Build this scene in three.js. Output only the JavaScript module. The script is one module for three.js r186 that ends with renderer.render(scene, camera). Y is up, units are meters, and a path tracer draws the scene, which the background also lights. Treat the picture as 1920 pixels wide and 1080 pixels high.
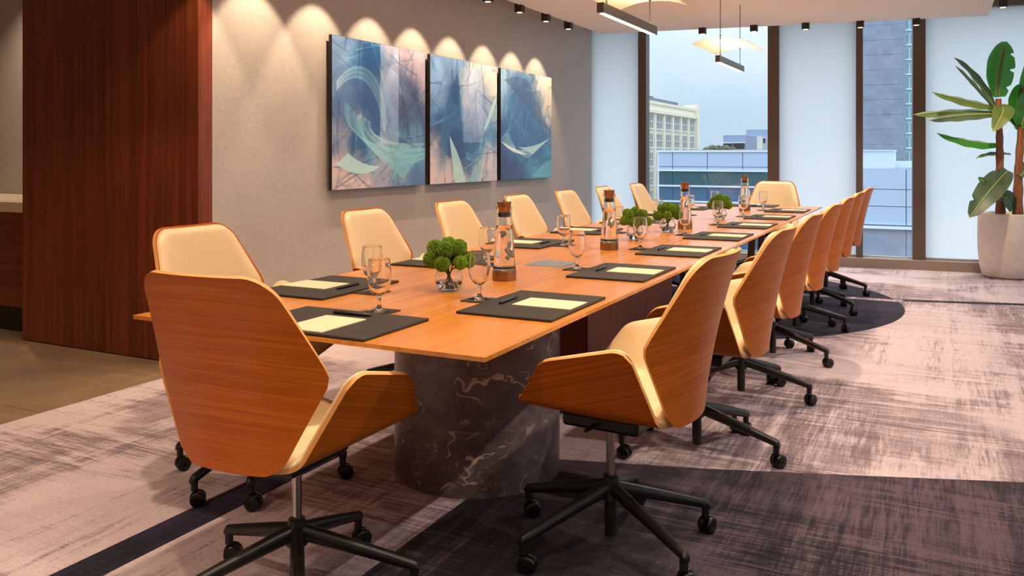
import * as THREE from 'three';
import { RoundedBoxGeometry } from 'three/addons/geometries/RoundedBoxGeometry.js';
import { mergeGeometries, mergeVertices, toCreasedNormals } from 'three/addons/utils/BufferGeometryUtils.js';
import { RectAreaLightUniformsLib } from 'three/addons/lights/RectAreaLightUniformsLib.js';

// ---------------------------------------------------------------- camera, sky, exposure
const scene = new THREE.Scene();
const renderer = new THREE.WebGLRenderer({ antialias: true });
renderer.toneMapping = THREE.LinearToneMapping;
renderer.toneMappingExposure = 1.0;
renderer.shadowMap.enabled = true;
RectAreaLightUniformsLib.init();

const FOCAL = 1600, EYE = 1.25, YAW = Math.atan2(800, FOCAL);      // pixels of the 1920 frame, metres, radians
const camera = new THREE.PerspectiveCamera(2 * Math.atan(540 / FOCAL) * 180 / Math.PI, 16 / 9, 0.05, 900);
camera.position.set(0, EYE, 0);
camera.rotation.y = YAW;
camera.setViewOffset(1920, 1080, 0, 250, 1920, 1080);              // rising-front lens: horizon at row 290
scene.add(camera);

const WARM = new THREE.Color().setRGB(1.0, 0.74, 0.49);            // tungsten-coloured fittings
const WARMSOFT = new THREE.Color().setRGB(1.0, 0.78, 0.57);
const NEUTRAL = new THREE.Color().setRGB(1.0, 0.88, 0.78);          // cooler lamps, those over the aisle added in place of daylight

// ---------------------------------------------------------------- noise
function rng(seed) { let a = seed >>> 0; return () => { a = (a + 0x6D2B79F5) | 0; let t = Math.imul(a ^ (a >>> 15), 1 | a); t = (t + Math.imul(t ^ (t >>> 7), 61 | t)) ^ t; return ((t ^ (t >>> 14)) >>> 0) / 4294967296; }; }
function hash(ix, iy, s) { let h = Math.imul(ix, 374761393) ^ Math.imul(iy, 668265263) ^ Math.imul(s, 2246822519); h = Math.imul(h ^ (h >>> 13), 1274126177); h ^= h >>> 16; return (h >>> 0) / 4294967296; }
function vn(x, y, px, py, s) {                                       // value noise, periodic in px, py cells
  const ix = Math.floor(x), iy = Math.floor(y), fx = x - ix, fy = y - iy;
  const u = fx * fx * (3 - 2 * fx), v = fy * fy * (3 - 2 * fy);
  const m = (a, b) => ((a % b) + b) % b, x0 = m(ix, px), x1 = m(ix + 1, px), y0 = m(iy, py), y1 = m(iy + 1, py);
  const a = hash(x0, y0, s), b = hash(x1, y0, s), c = hash(x0, y1, s), d = hash(x1, y1, s);
  return a + (b - a) * u + (c - a) * v + (a - b - c + d) * u * v;
}
function fbm(x, y, px, py, s, o = 4) { let t = 0, a = 0.5, k = 1; for (let i = 0; i < o; i++) { t += a * vn(x * k, y * k, px * k, py * k, s + i); a *= 0.5; k *= 2; } return t / (1 - Math.pow(0.5, o)); }
const clamp = (x, a = 0, b = 1) => Math.min(b, Math.max(a, x));
const sst = (a, b, x) => { const t = clamp((x - a) / (b - a)); return t * t * (3 - 2 * t); };
const lerp = (a, b, t) => a + (b - a) * t;
const mixc = (a, b, t) => [lerp(a[0], b[0], t), lerp(a[1], b[1], t), lerp(a[2], b[2], t)];
function tex(w, h, fn, srgb = true) {                                // fn(u, v) in 0..1 returns 0..255 values
  const d = new Uint8Array(w * h * 4);
  for (let j = 0; j < h; j++) for (let i = 0; i < w; i++) {
    const c = fn((i + 0.5) / w, (j + 0.5) / h), k = (j * w + i) * 4;
    d[k] = clamp(c[0], 0, 255); d[k + 1] = clamp(c[1], 0, 255); d[k + 2] = clamp(c[2], 0, 255); d[k + 3] = 255;
  }
  const t = new THREE.DataTexture(d, w, h, THREE.RGBAFormat);
  t.wrapS = t.wrapT = THREE.RepeatWrapping; t.magFilter = THREE.LinearFilter; t.minFilter = THREE.LinearMipmapLinearFilter; t.generateMipmaps = true;
  if (srgb) t.colorSpace = THREE.SRGBColorSpace;
  t.needsUpdate = true; return t;
}
// ---------------------------------------------------------------- sky: pale afternoon haze with thin cloud banks
{
  const w = 1024, h = 512, d = new Float32Array(w * h * 4);
  for (let j = 0; j < h; j++) for (let i = 0; i < w; i++) {
    const el = (j + 0.5) / h * 180 - 90, u = i / w;
    const up = clamp(el / 90), lum = 1 + 2.8 * Math.sin(Math.max(0, el) * Math.PI / 180), base = [lerp(0.54, 0.6, up), lerp(0.72, 0.74, up), lerp(0.86, 0.86, up)];   // hazy overcast: zenith far brighter than the horizon
    const c = sst(0.34, 0.66, fbm(u * 14, el / 9, 14, 4096, 5, 5)) * 0.75;
    const cl = [0.82, 0.85, 0.89];
    const k = (j * w + i) * 4;
    for (let q = 0; q < 3; q++) d[k + q] = (el < 0 ? [0.46, 0.47, 0.49][q] : lerp(base[q], cl[q], c) * lum);
    d[k + 3] = 1;
  }
  const t = new THREE.DataTexture(d, w, h, THREE.RGBAFormat, THREE.FloatType);
  t.mapping = THREE.EquirectangularReflectionMapping; t.magFilter = THREE.LinearFilter; t.minFilter = THREE.LinearFilter; t.needsUpdate = true;
  scene.background = t; scene.environment = t;
}

// ---------------------------------------------------------------- small helpers
const V = (x, y, z) => new THREE.Vector3(x, y, z);
const used = {};
function numbered(n) { if (used[n] === undefined) { used[n] = 0; return n; } used[n]++; return n + '_' + String(used[n]).padStart(3, '0'); }
function shadow(o) { o.traverse(m => { if (m.isMesh) { m.castShadow = true; m.receiveShadow = true; } }); return o; }
function thing(name, label, category, pos = [0, 0, 0], turn = 0, group) {
  const o = new THREE.Group(); o.name = numbered(name); o.position.set(...pos); o.rotation.y = turn;
  o.userData = { label, category }; if (group) o.userData.group = group; scene.add(o); return o;
}
function struct(name, label, category) { const o = new THREE.Group(); o.name = numbered(name); o.userData = { label, category, kind: 'structure' }; scene.add(o); return o; }
function part(name, geo, mat, parent, label, pos) {
  const m = new THREE.Mesh(geo, mat); m.name = name; m.castShadow = m.receiveShadow = true;
  if (label) m.userData.label = label; if (pos) m.position.set(...pos); parent.add(m); return m;
}
function copyOf(o, label, pos, turn) { const c = o.clone(); c.name = numbered(o.name.replace(/_\d{3}$/, '')); c.userData = { ...o.userData, label }; c.position.set(...pos); c.rotation.set(0, turn, 0); scene.add(c); return c; }
function uvm(g, size = 1, swap = false) {                            // uv in metres over the face's main direction, divided by the texture's size
  const n = g.index ? g.toNonIndexed() : g; if (!n.attributes.normal) n.computeVertexNormals();
  const p = n.attributes.position, q = n.attributes.normal, uv = new Float32Array(p.count * 2);
  for (let i = 0; i < p.count; i++) {
    const ax = Math.abs(q.getX(i)), ay = Math.abs(q.getY(i)), az = Math.abs(q.getZ(i));
    let a, b; if (ay >= ax && ay >= az) { a = p.getX(i); b = p.getZ(i); } else if (ax >= az) { a = p.getZ(i); b = p.getY(i); } else { a = p.getX(i); b = p.getY(i); }
    if (swap) [a, b] = [b, a];
    uv[2 * i] = a / size; uv[2 * i + 1] = b / size;
  }
  n.setAttribute('uv', new THREE.BufferAttribute(uv, 2)); return n;
}
const box = (x0, x1, y0, y1, z0, z1, size = 1, swap = false) => uvm(new THREE.BoxGeometry(Math.abs(x1 - x0), Math.abs(y1 - y0), Math.abs(z1 - z0)).translate((x0 + x1) / 2, (y0 + y1) / 2, (z0 + z1) / 2), size, swap);
const rbox = (x0, x1, y0, y1, z0, z1, r = 0.004, seg = 2) => new RoundedBoxGeometry(Math.abs(x1 - x0), Math.abs(y1 - y0), Math.abs(z1 - z0), seg, r).translate((x0 + x1) / 2, (y0 + y1) / 2, (z0 + z1) / 2);
const cyl = (r0, r1, y0, y1, n = 24) => new THREE.CylinderGeometry(r1, r0, y1 - y0, n).translate(0, (y0 + y1) / 2, 0);
const strip = g => { const n = g.index ? g.toNonIndexed() : g; for (const k of Object.keys(n.attributes)) if (!['position', 'normal', 'uv'].includes(k)) n.deleteAttribute(k); return n; };
const merge = list => mergeGeometries(list.map(strip));
const lathe = (pts, n = 32) => new THREE.LatheGeometry(pts.map(p => new THREE.Vector2(p[0], p[1])), n);
const tube = (pts, r, n = 24, m = 8) => new THREE.TubeGeometry(new THREE.CatmullRomCurve3(pts), n, r, m);
// a solid sheet: point(u, v) gives the outside face, t0 and t1 the two depths along the normal
function sheet(point, nu, nv, t0, t1, side, us = i => i / nu, vs = j => j / nv) {
  const P = [], e = 1e-3, F = [];
  for (let j = 0; j <= nv; j++) for (let i = 0; i <= nu; i++) {
    const u = us(i), v = vs(j), p = point(u, v);
    const a = point(Math.min(1, u + e), v).sub(point(Math.max(0, u - e), v)), b = point(u, Math.min(1, v + e)).sub(point(u, Math.max(0, v - e)));
    let n = a.cross(b); if (n.lengthSq() < 1e-16) n = P.length ? P[P.length - 1].n.clone() : V(0, 0, 1); n.normalize().multiplyScalar(side);
    P.push({ p, n, u, v });
  }
  const id = (i, j) => j * (nu + 1) + i, face = [], rim = [], faceUV = [], rimUV = [];
  const at = (k, t) => { const q = P[k]; const d = typeof t === 'function' ? t(q.u, q.v) : t; return q.p.clone().addScaledVector(q.n, d); };
  const tri = (arr, uvs, a, b, c, ta, tb, tc) => { for (const [k, t] of [[a, ta], [b, tb], [c, tc]]) { const q = at(k, t); arr.push(q.x, q.y, q.z); const s = P[k].p; uvs.push(s.x, s.y + s.z * 0.3); } };
  const quad = (arr, uvs, a, b, c, d, ta, tb, flip) => { if (flip) { tri(arr, uvs, a, c, b, ta, tb, ta); tri(arr, uvs, b, c, d, ta, tb, tb); } else { tri(arr, uvs, a, b, c, ta, ta, tb); tri(arr, uvs, b, d, c, ta, tb, tb); } };
  for (let j = 0; j < nv; j++) for (let i = 0; i < nu; i++) {
    const a = id(i, j), b = id(i + 1, j), c = id(i, j + 1), d = id(i + 1, j + 1);
    for (const [t, f] of [[t1, side > 0], [t0, side < 0]]) {
      if (f) { tri(face, faceUV, a, b, c, t, t, t); tri(face, faceUV, b, d, c, t, t, t); } else { tri(face, faceUV, a, c, b, t, t, t); tri(face, faceUV, b, c, d, t, t, t); }
    }
  }
  const edge = []; for (let i = 0; i < nu; i++) edge.push([id(i, 0), id(i + 1, 0)]); for (let j = 0; j < nv; j++) edge.push([id(nu, j), id(nu, j + 1)]);
  for (let i = nu; i > 0; i--) edge.push([id(i, nv), id(i - 1, nv)]); for (let j = nv; j > 0; j--) edge.push([id(0, j), id(0, j - 1)]);
  for (const [a, b] of edge) { if (side > 0) { tri(rim, rimUV, a, b, a, t0, t0, t1); tri(rim, rimUV, b, b, a, t0, t1, t1); } else { tri(rim, rimUV, a, a, b, t0, t1, t0); tri(rim, rimUV, b, a, b, t0, t1, t1); } }
  const mk = (arr, uv, ang) => { let g = new THREE.BufferGeometry(); g.setAttribute('position', new THREE.Float32BufferAttribute(arr, 3)); g.setAttribute('uv', new THREE.Float32BufferAttribute(uv, 2)); g.computeVertexNormals(); return toCreasedNormals(g, ang); };
  return { face: mk(face, faceUV, 0.9), rim: mk(rim, rimUV, 0.9) };
}
// pixel of the photograph -> a point on a level plane, at a depth along the lens axis, or on the plane z = const
const CA = Math.cos(YAW), SA = Math.sin(YAW);
const atDepth = (px, py, Z) => { const X = (px - 960) / FOCAL * Z; return V(X * CA - Z * SA, EYE - (py - 290) / FOCAL * Z, -(X * SA + Z * CA)); };
const onZ = (px, py, z) => { const t = (px - 960) / FOCAL, dx = t * CA - SA, dz = -(t * SA + CA); return atDepth(px, py, z / dz); };

// ---------------------------------------------------------------- materials
const std = (o) => new THREE.MeshPhysicalMaterial(o);
const TS = 2.0;                                                     // oak texture covers 2 m
function woodTex(w, h, a, b, c, s, along = 3, across = 90) {       // grain runs along u
  return tex(w, h, (u, v) => {
    const warp = fbm(u * 2, v * 6, 2, 6, s, 3) * 0.025;
    const vv = v + warp;
    const g = vn(u * along, vv * across, along, 1e6, s + 3) * 0.5 + vn(u * along * 4, vv * across * 3, along * 4, 1e6, s + 4) * 0.3 + vn(u * along * 12, vv * across * 7, along * 12, 1e6, s + 5) * 0.2;
    const t = sst(0.2, 0.8, g), big = fbm(u * 2, v * 8, 2, 8, s + 9, 3);
    const pore = vn(u * 30, v * 900, 30, 900, s + 11) > 0.8 ? 0.93 : 1;
    const col = mixc(mixc(a, b, t), c, sst(0.45, 0.75, big) * 0.5);
    return col.map(q => q * pore);
  });
}
const oakTex = woodTex(1024, 1024, [176, 84, 12], [200, 108, 26], [188, 95, 17], 21, 3, 260);
const tableTex = woodTex(1024, 1024, [190, 114, 36], [208, 136, 52], [199, 125, 44], 51, 2, 90);
const darkWoodTex = woodTex(1024, 1024, [98, 42, 18], [132, 62, 30], [114, 49, 22], 81, 2, 70);
const M = {};
M.oak = std({ map: oakTex, roughness: 0.42, specularIntensity: 0.6 });
M.oakEdge = std({ color: 0xd89a52, roughness: 0.5 });
M.table = std({ map: tableTex, roughness: 0.26, ior: 1.75 });
M.darkWood = std({ map: darkWoodTex, roughness: 0.45 });
const leatherBump = tex(512, 512, (u, v) => { const g = 120 + 110 * fbm(u * 60, v * 60, 60, 60, 7, 3); return [g, g, g]; }, false);
M.leather = std({ color: 0xe3c89c, roughness: 0.42, bumpMap: leatherBump, bumpScale: 0.0006 });
M.black = std({ color: 0x14120f, roughness: 0.38 });
M.blackPlastic = std({ color: 0x0d0c0c, roughness: 0.25 });
M.chrome = std({ color: 0xb9b4ac, roughness: 0.22, metalness: 1 });
M.copper = std({ color: 0x9a7a5c, roughness: 0.32, metalness: 1 });
M.gasket = std({ color: 0x2a1a12, roughness: 0.6 });
M.padLeather = std({ color: 0x261f19, roughness: 0.7, bumpMap: leatherBump, bumpScale: 0.0004 });
M.paper = std({ color: 0xd9c6a4, roughness: 0.9 });
M.glass = std({ color: 0xffffff, roughness: 0.0, transmission: 1, thickness: 0.003, ior: 1.5 });
M.water = std({ color: 0xffffff, roughness: 0.0, transmission: 1, thickness: 0.05, ior: 1.33 });
M.pane = std({ color: 0xfbfdfe, roughness: 0.0, transmission: 1, thickness: 0, ior: 1.45 });
M.mullion = std({ color: 0x6a584d, roughness: 0.45, metalness: 0.3 });
M.sill = std({ color: 0x9c8a7e, roughness: 0.45, metalness: 0.2 });
M.jamb = std({ color: 0xb9c6cc, roughness: 0.4 });
M.plaster = std({ color: 0xf4ece4, roughness: 0.9 });
M.plasterWall = std({ color: 0xcfc4b8, roughness: 0.9 });
M.shade = std({ color: 0xfdfdfc, roughness: 1, transmission: 0.92, thickness: 0, side: THREE.DoubleSide });
M.pendant = std({ color: 0xfdf0d6, roughness: 0.9, transmission: 0.5, thickness: 0, side: THREE.DoubleSide });
M.bar = std({ color: 0x6b6660, roughness: 0.35, metalness: 0.7 });
M.cord = std({ color: 0x2a211c, roughness: 0.6 });
M.glow = std({ color: 0xfff1d8, emissive: new THREE.Color().setRGB(1, 0.8, 0.55), emissiveIntensity: 3.2 });
M.headBlack = std({ color: 0x2a1d16, roughness: 0.5 });
M.headLens = std({ color: 0xfff1d8, emissive: new THREE.Color().setRGB(1, 0.8, 0.55), emissiveIntensity: 1.6 });
M.bloom = std({ color: 0x6a8a1c, roughness: 0.9 });
M.bloom2 = std({ color: 0x789a28, roughness: 0.9 });
M.stem = std({ color: 0x4d5a26, roughness: 0.7 });
// linen wall covering
const linenTex = tex(1024, 1024, (u, v) => {
  const a = vn(u * 40, v * 700, 40, 700, 31) * 0.5 + vn(u * 700, v * 50, 700, 50, 32) * 0.5, b = fbm(u * 6, v * 6, 6, 6, 33, 3);
  const k = 0.9 + 0.16 * (a - 0.5) + 0.05 * (b - 0.5); return [208 * k, 199 * k, 191 * k];
});
M.linen = std({ map: linenTex, roughness: 0.42, bumpMap: linenTex, bumpScale: 0.0004 });
// carpet: woven, distressed in two directions; texture covers 4 m
const CT = 4;
function field(n, fn) { const d = new Float32Array(n * n); for (let j = 0; j < n; j++) for (let i = 0; i < n; i++) d[j * n + i] = fn(i / n, j / n); return (u, v) => { const x = u * n, y = v * n, i = Math.floor(x), j = Math.floor(y), fx = x - i, fy = y - j, i0 = i % n, i1 = (i + 1) % n, j0 = (j % n) * n, j1 = ((j + 1) % n) * n; return lerp(lerp(d[j0 + i0], d[j0 + i1], fx), lerp(d[j1 + i0], d[j1 + i1], fx), fy); }; }
function carpetTex(light, dark, fleck, s, bias, patchy) {
  const fa = field(768, (u, v) => fbm(u * 6, v * 6, 6, 6, s, 7)), mx = field(256, (u, v) => fbm(u * 4, v * 14, 4, 14, s + 20, 4)), mz = field(256, (u, v) => fbm(u * 14, v * 4, 14, 4, s + 30, 4));
  const bx = field(768, (u, v) => vn(u * 4, v * 90, 4, 90, s + 6) * 0.6 + vn(u * 9, v * 260, 9, 260, s + 8) * 0.4), bz = field(768, (u, v) => vn(u * 90, v * 4, 90, 4, s + 7) * 0.6 + vn(u * 260, v * 9, 260, 9, s + 10) * 0.4);
  return tex(2048, 2048, (u, v) => {
    const hx = vn(u * 46, v * 700, 46, 700, s + 1), hz = vn(u * 700, v * 46, 700, 46, s + 3), sp = hash(Math.floor(u * 1024), Math.floor(v * 1024), s + 5);
    const ax = sst(0.38, 0.62, mx(u, v)), az = sst(0.4, 0.64, mz(u, v));                                             // where each thread direction is worn
    let t = bias + patchy * (sst(0.38, 0.62, fa(u, v)) - 0.5) + (0.3 + 0.7 * ax) * (0.62 * (hx - 0.5) + 0.75 * (bx(u, v) - 0.5)) + (0.2 + 0.7 * az) * (0.55 * (hz - 0.5) + 0.7 * (bz(u, v) - 0.5)) + 0.3 * (sp - 0.5);
    const c = mixc(light, dark, sst(0.02, 0.98, t)), f = 0.9 + 0.2 * hash(Math.floor(u * 2048), Math.floor(v * 2048), s + 9);
    return mixc(c, fleck, sp > 0.94 ? 0.35 : 0).map(q => q * f);
  });
}
const carpetLight = carpetTex([198, 180, 182], [112, 93, 97], [214, 198, 196], 101, 0.32, 0.5);
const carpetDark = carpetTex([88, 70, 79], [15, 12, 19], [120, 100, 100], 171, 0.5, 0.4);
const carpetNavy = carpetTex([52, 44, 72], [14, 12, 26], [110, 98, 104], 191, 0.55, 0.3);
M.carpet = std({ map: carpetLight, roughness: 1, bumpMap: carpetLight, bumpScale: 0.002 });
M.carpetNavy = std({ map: carpetNavy, roughness: 1, bumpMap: carpetNavy, bumpScale: 0.002 });
M.carpetDark = std({ map: carpetDark, roughness: 1, bumpMap: carpetDark, bumpScale: 0.002 });
// brown stone of the lobby floor
const stoneTex = tex(1024, 1024, (u, v) => {
  const n = fbm(u * 5 + 0.6 * fbm(u * 4, v * 4, 4, 4, 61, 3), v * 9, 5, 9, 62, 5), ve = 1 - Math.abs(2 * fbm(u * 4, v * 7, 4, 7, 65, 5) - 1);
  return mixc(mixc([112, 91, 71], [142, 118, 92], n), [186, 156, 120], sst(0.95, 1, ve) * 0.3);
});
M.stone = std({ map: stoneTex, roughness: 0.5 });
// dark marble with pale broken veins; texture covers 2.1 m x 0.75 m
const marbleTex = tex(1280, 512, (u, v) => {
  const wx = fbm(u * 8, v * 4, 8, 4, 201, 4) - 0.5, wy = fbm(u * 8, v * 4, 8, 4, 211, 4) - 0.5;
  const U = u * 14 + wx * 4.5, W = v * 5 + wy * 3.5;
  const r1 = 1 - Math.abs(2 * fbm(U, W, 14, 5, 221, 4) - 1), r2 = 1 - Math.abs(2 * fbm(U * 2 + 3.3, W * 2, 28, 10, 231, 3) - 1);
  const brk = sst(0.42, 0.62, fbm(u * 14, v * 7, 14, 7, 241, 3)), brk2 = sst(0.5, 0.68, fbm(u * 22, v * 10, 22, 10, 245, 3));
  const fine = fbm(u * 60, v * 26, 60, 26, 251, 3), cloud = fbm(u * 12, v * 6, 12, 6, 261, 4);
  let c = mixc([88, 74, 73], [120, 104, 100], cloud); c = c.map(q => q * (0.8 + 0.4 * fine));
  c = mixc(c, [222, 194, 168], clamp(sst(0.945, 0.995, r1) * brk * 0.9 + sst(0.95, 0.997, r2) * brk2 * 0.75));
  return c;
});
M.marble = std({ map: marbleTex, roughness: 0.28 });

// ================================================================ THE SETTING
const CEIL = 2.98, SOFFIT = 2.65, WALLX = -3.9;
const WD = Math.atan(0.076), WO = V(-0.976, 0, -10.28);             // the facade turns away by 4.4 degrees
const wz = x => WO.z - 0.076 * (x - WO.x);

{ // carpeted floor with dark inlaid areas
  const f = struct('floor', 'pinkish beige distressed carpet with dark navy inlaid shapes', 'carpet');
  part('carpet', box(-3.885, 4.3, -0.15, 0, -10.75, 3.2, CT), M.carpet, f);
  const inlay = (pts, label, mat = M.carpetDark) => {
    const sh = new THREE.Shape(pts.map(p => new THREE.Vector2(p[0], -p[1])));
    const g = new THREE.ExtrudeGeometry(sh, { depth: 0.002, bevelEnabled: false, curveSegments: 48 }).rotateX(-Math.PI / 2);
    return part('carpet_inlay', uvm(g, CT), mat, f, label);
  };
  inlay([[-1.53, -1.0], [-1.53, -3.17], [-1.388, -3.215], [-0.815, -3.383], [-0.297, -3.566], [0.291, -3.781], [2.2, -4.5], [2.2, 1.5], [-1.53, 1.5]], 'large dark purple carpet area at the near end');
  inlay([[-2.36, 1.5], [-2.36, -2.9], [-2.22, -2.9], [-2.22, 1.5]], 'narrow navy stripe in the carpet', M.carpetNavy);
  const arc = (c, r, z0, z1, n = 40) => { const a = []; const s0 = Math.asin(clamp((z0 - c[1]) / r, -1, 1)), s1 = Math.asin(clamp((z1 - c[1]) / r, -1, 1)); for (let i = 0; i <= n; i++) { const t = lerp(s0, s1, i / n); a.push([c[0] + r * Math.cos(t), c[1] + r * Math.sin(t)]); } return a; };
  const C = [-2.085, -7.45], R = 1.845;
  const lo = arc(C, R, -5.65, -7.93), hi = arc(C, R, -8.06, -9.2);
  inlay([...lo, [-3.4, -7.93], [-3.4, -5.65]], 'dark rounded carpet area under the far chairs', M.carpetNavy);
  inlay([...hi, [-3.4, -9.2], [-3.4, -8.06]], 'dark rounded carpet area nearer the windows', M.carpetNavy);
  inlay([[-0.26, -8.0], [4.2, -9.07], [4.2, -9.2], [-0.28, -8.09]], 'thin dark carpet line running to the side');
}
{ // lobby stone floor in large slabs
  const f = struct('floor_stone', 'brown veined stone slab floor of the lobby', 'stone floor');
  part('screed', box(-9, -3.885, -0.15, -0.012, -4.6, 3.2), M.plasterWall, f);
  for (let i = 0; i < 6; i++) for (let j = 0; j < 8; j++) {
    const x1 = -3.887 - i * 0.947, z1 = 3.2 - j * 0.98;
    part(numPart('stone_slab', i * 8 + j), uvm(new RoundedBoxGeometry(0.944, 0.02, 0.977, 1, 0.002).translate(x1 - 0.472, -0.01, z1 - 0.489), 1.9), M.stone, f);
  }
}
function numPart(n, k) { return k ? n + '_' + String(k).padStart(3, '0') : n; }
{ // linen wall with the artwork
  const w = struct('wall_left', 'linen textured beige wall behind the artwork', 'wall');
  part('wall_covering', box(-4.1, WALLX, 0, CEIL, wz(-3.9) + 0.02, -3.772, 1.2), M.linen, w);
  const b = struct('baseboard_left', 'dark wooden baseboard along the linen wall', 'baseboard');
  part('board', box(WALLX, WALLX + 0.012, 0, 0.1, -9.95, -3.78), M.darkWood, b);
}
{ // dark wood portal between lobby and room
  const w = struct('wall_portal', 'dark reddish brown wood panelled wall beside the lobby', 'wall');
  part('core', box(-5.5, -4.12, 0, CEIL, -4.6, -3.69), M.darkWood, w);
  const xs = [-3.895, -4.72, -5.52];
  for (let i = 0; i < 2; i++) part(numPart('wood_panel', i), box(xs[i + 1] + 0.003, xs[i] - (i ? 0.003 : 0), 0.006, CEIL, -3.69, -3.665, 1.6, true), M.darkWood, w);
  part('end_panel', box(-4.12, -3.895, 0, CEIL, -3.772, -3.69, 1.6, true), M.darkWood, w);
  part('side_panel', box(-5.52, -5.5, 0, CEIL, -4.6, -3.69, 1.6, true), M.darkWood, w);
}
{ // lobby niche walls
  const w = struct('wall_lobby', 'lit beige wall of the lobby niche', 'wall');
  part('niche_back', box(-9.0, -5.52, 0, CEIL, -4.8, -4.6, 1.2), M.linen, w);
  part('lobby_side', box(-9.2, -9.0, 0, CEIL, -4.8, 3.4, 1.2), M.plasterWall, w);
}
{ const w = struct('wall_back', 'plain beige wall closing the room', 'wall'); part('plaster', box(-9.2, 4.5, 0, CEIL, 3.2, 3.4), M.plasterWall, w); }
{ // unseen side wall: glazing added for cool daylight, all its shades drawn
  const w = struct('wall_right', 'unseen side wall with added glazing and drawn white shades', 'wall');
  part('plaster', box(4.3, 4.5, 0, CEIL, -0.4, 3.2), M.plasterWall, w); part('corner', box(4.3, 4.5, 0, CEIL, -10.95, -10.4), M.plasterWall, w);
  part('curb', box(4.28, 4.5, 0, 0.104, -10.4, -0.4), M.sill, w); part('header', box(4.28, 4.5, 2.82, CEIL, -10.4, -0.4), M.mullion, w);
  for (let i = 0; i < 7; i++) { const z0 = -10.4 + i * 10 / 7, z1 = z0 + 10 / 7; part(numPart('post', i), box(4.3, 4.46, 0.104, 2.82, z0 - 0.04, z0 + 0.06), M.mullion, w);
    part(numPart('pane', i), box(4.44, 4.446, 0.104, 2.82, z0 + 0.06, z1 - 0.04), M.pane, w); part(numPart('shade_fabric', i), new THREE.PlaneGeometry(10 / 7 - 0.1, 2.716).rotateY(-Math.PI / 2).translate(4.39, 1.462, (z0 + z1) / 2 + 0.01), M.shade, w); }
}
{ // ceiling and lowered soffit
  const c = struct('ceiling', 'high pale ceiling around the lowered soffit', 'ceiling'); part('slab', box(-9.2, 4.5, CEIL, CEIL + 0.2, -11.0, 3.4), M.plaster, c);
  const s = struct('ceiling_soffit', 'lowered peach white ceiling panel above the table', 'ceiling');
  const sh = new THREE.Shape([[-3.495, -9.304], [0.45, -9.85], [0.45, 1.2], [-3.53, 1.2]].map(p => new THREE.Vector2(p[0], -p[1])));
  part('panel', uvm(new THREE.ExtrudeGeometry(sh, { depth: CEIL - SOFFIT, bevelEnabled: false }).rotateX(-Math.PI / 2).translate(0, SOFFIT, 0)), M.plaster, s);
}
{ // glazed facade
  const place = g => { g.position.copy(WO); g.rotation.y = WD; return g; };
  const lx = x => (x - WO.x) / Math.cos(WD);
  const sill = place(struct('trim_1', 'brown grey metal sill below the windows', 'window sill'));
  part('curb', rbox(lx(-3.95), lx(4.3), 0, 0.104, -0.16, 0.1, 0.004), M.sill, sill);
  const head = place(struct('trim_2', 'dark metal header above the windows', 'window header'));
  part('header', box(lx(-3.95), lx(4.3), 2.82, CEIL, -0.14, 0.06), M.mullion, head);
  const jamb = place(struct('trim_3', 'pale grey jamb where windows meet the wall', 'window jamb'));
  part('jamb', box(lx(-3.985), lx(-3.93), 0.1, 2.82, -0.12, 0.05), M.jamb, jamb);
  part('gasket', box(lx(-3.93), lx(-3.92), 0.1, 2.82, -0.12, 0.045), M.black, jamb);
  part('gasket', box(lx(-4.0), lx(-3.985), 0.1, 2.82, -0.12, 0.06), M.black, jamb);
  const mull = [[-3.303, -3.203], [-1.777, -1.653], [-0.83, -0.758], [-0.256, -0.13], [1.05, 1.17], [2.1, 2.2]];
  mull.forEach(([a, b], i) => { const t = place(struct('trim_' + (4 + i), 'brown metal window mullion', 'mullion')); t.userData.group = 'window mullions'; part('post', rbox(lx(a), lx(b), 0.1, 2.82, -0.14, 0.05, 0.004), M.mullion, t); });
  const bays = [[-3.92, -3.303], [-3.203, -1.777], [-1.653, -0.83], [-0.758, -0.256], [-0.13, 1.05], [1.17, 2.1], [2.2, 4.3]];
  bays.forEach(([a, b], i) => {
    const w = place(struct('window_' + (i + 1), 'tall fixed window pane', 'window')); part('pane', box(lx(a), lx(b), 0.1, 2.82, -0.086, -0.08), M.pane, w);
    part('bead', box(lx(a), lx(b), 0.1, 0.118, -0.1, -0.05), M.jamb, w);
  });
  const shades = { 0: 'beside the linen wall', 2: 'behind the far chair', 4: 'behind the potted banana plant', 6: 'at the far side of the room' };
  for (const [i, where] of Object.entries(shades)) {
    const [a, b] = bays[i]; const t = thing('roller_shade', 'white translucent roller shade ' + where, 'shade', [0, 0, 0], 0, 'roller shades'); place(t);
    const g = new THREE.PlaneGeometry(lx(b) - lx(a) - 0.004, 2.7).translate((lx(a) + lx(b)) / 2, 0.12 + 1.35, -0.03);
    part('fabric', g, M.shade, t); part('hem_bar', rbox(lx(a) + 0.004, lx(b) - 0.004, 0.112, 0.128, -0.036, -0.024, 0.003), M.jamb, t);
  }
}

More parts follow.
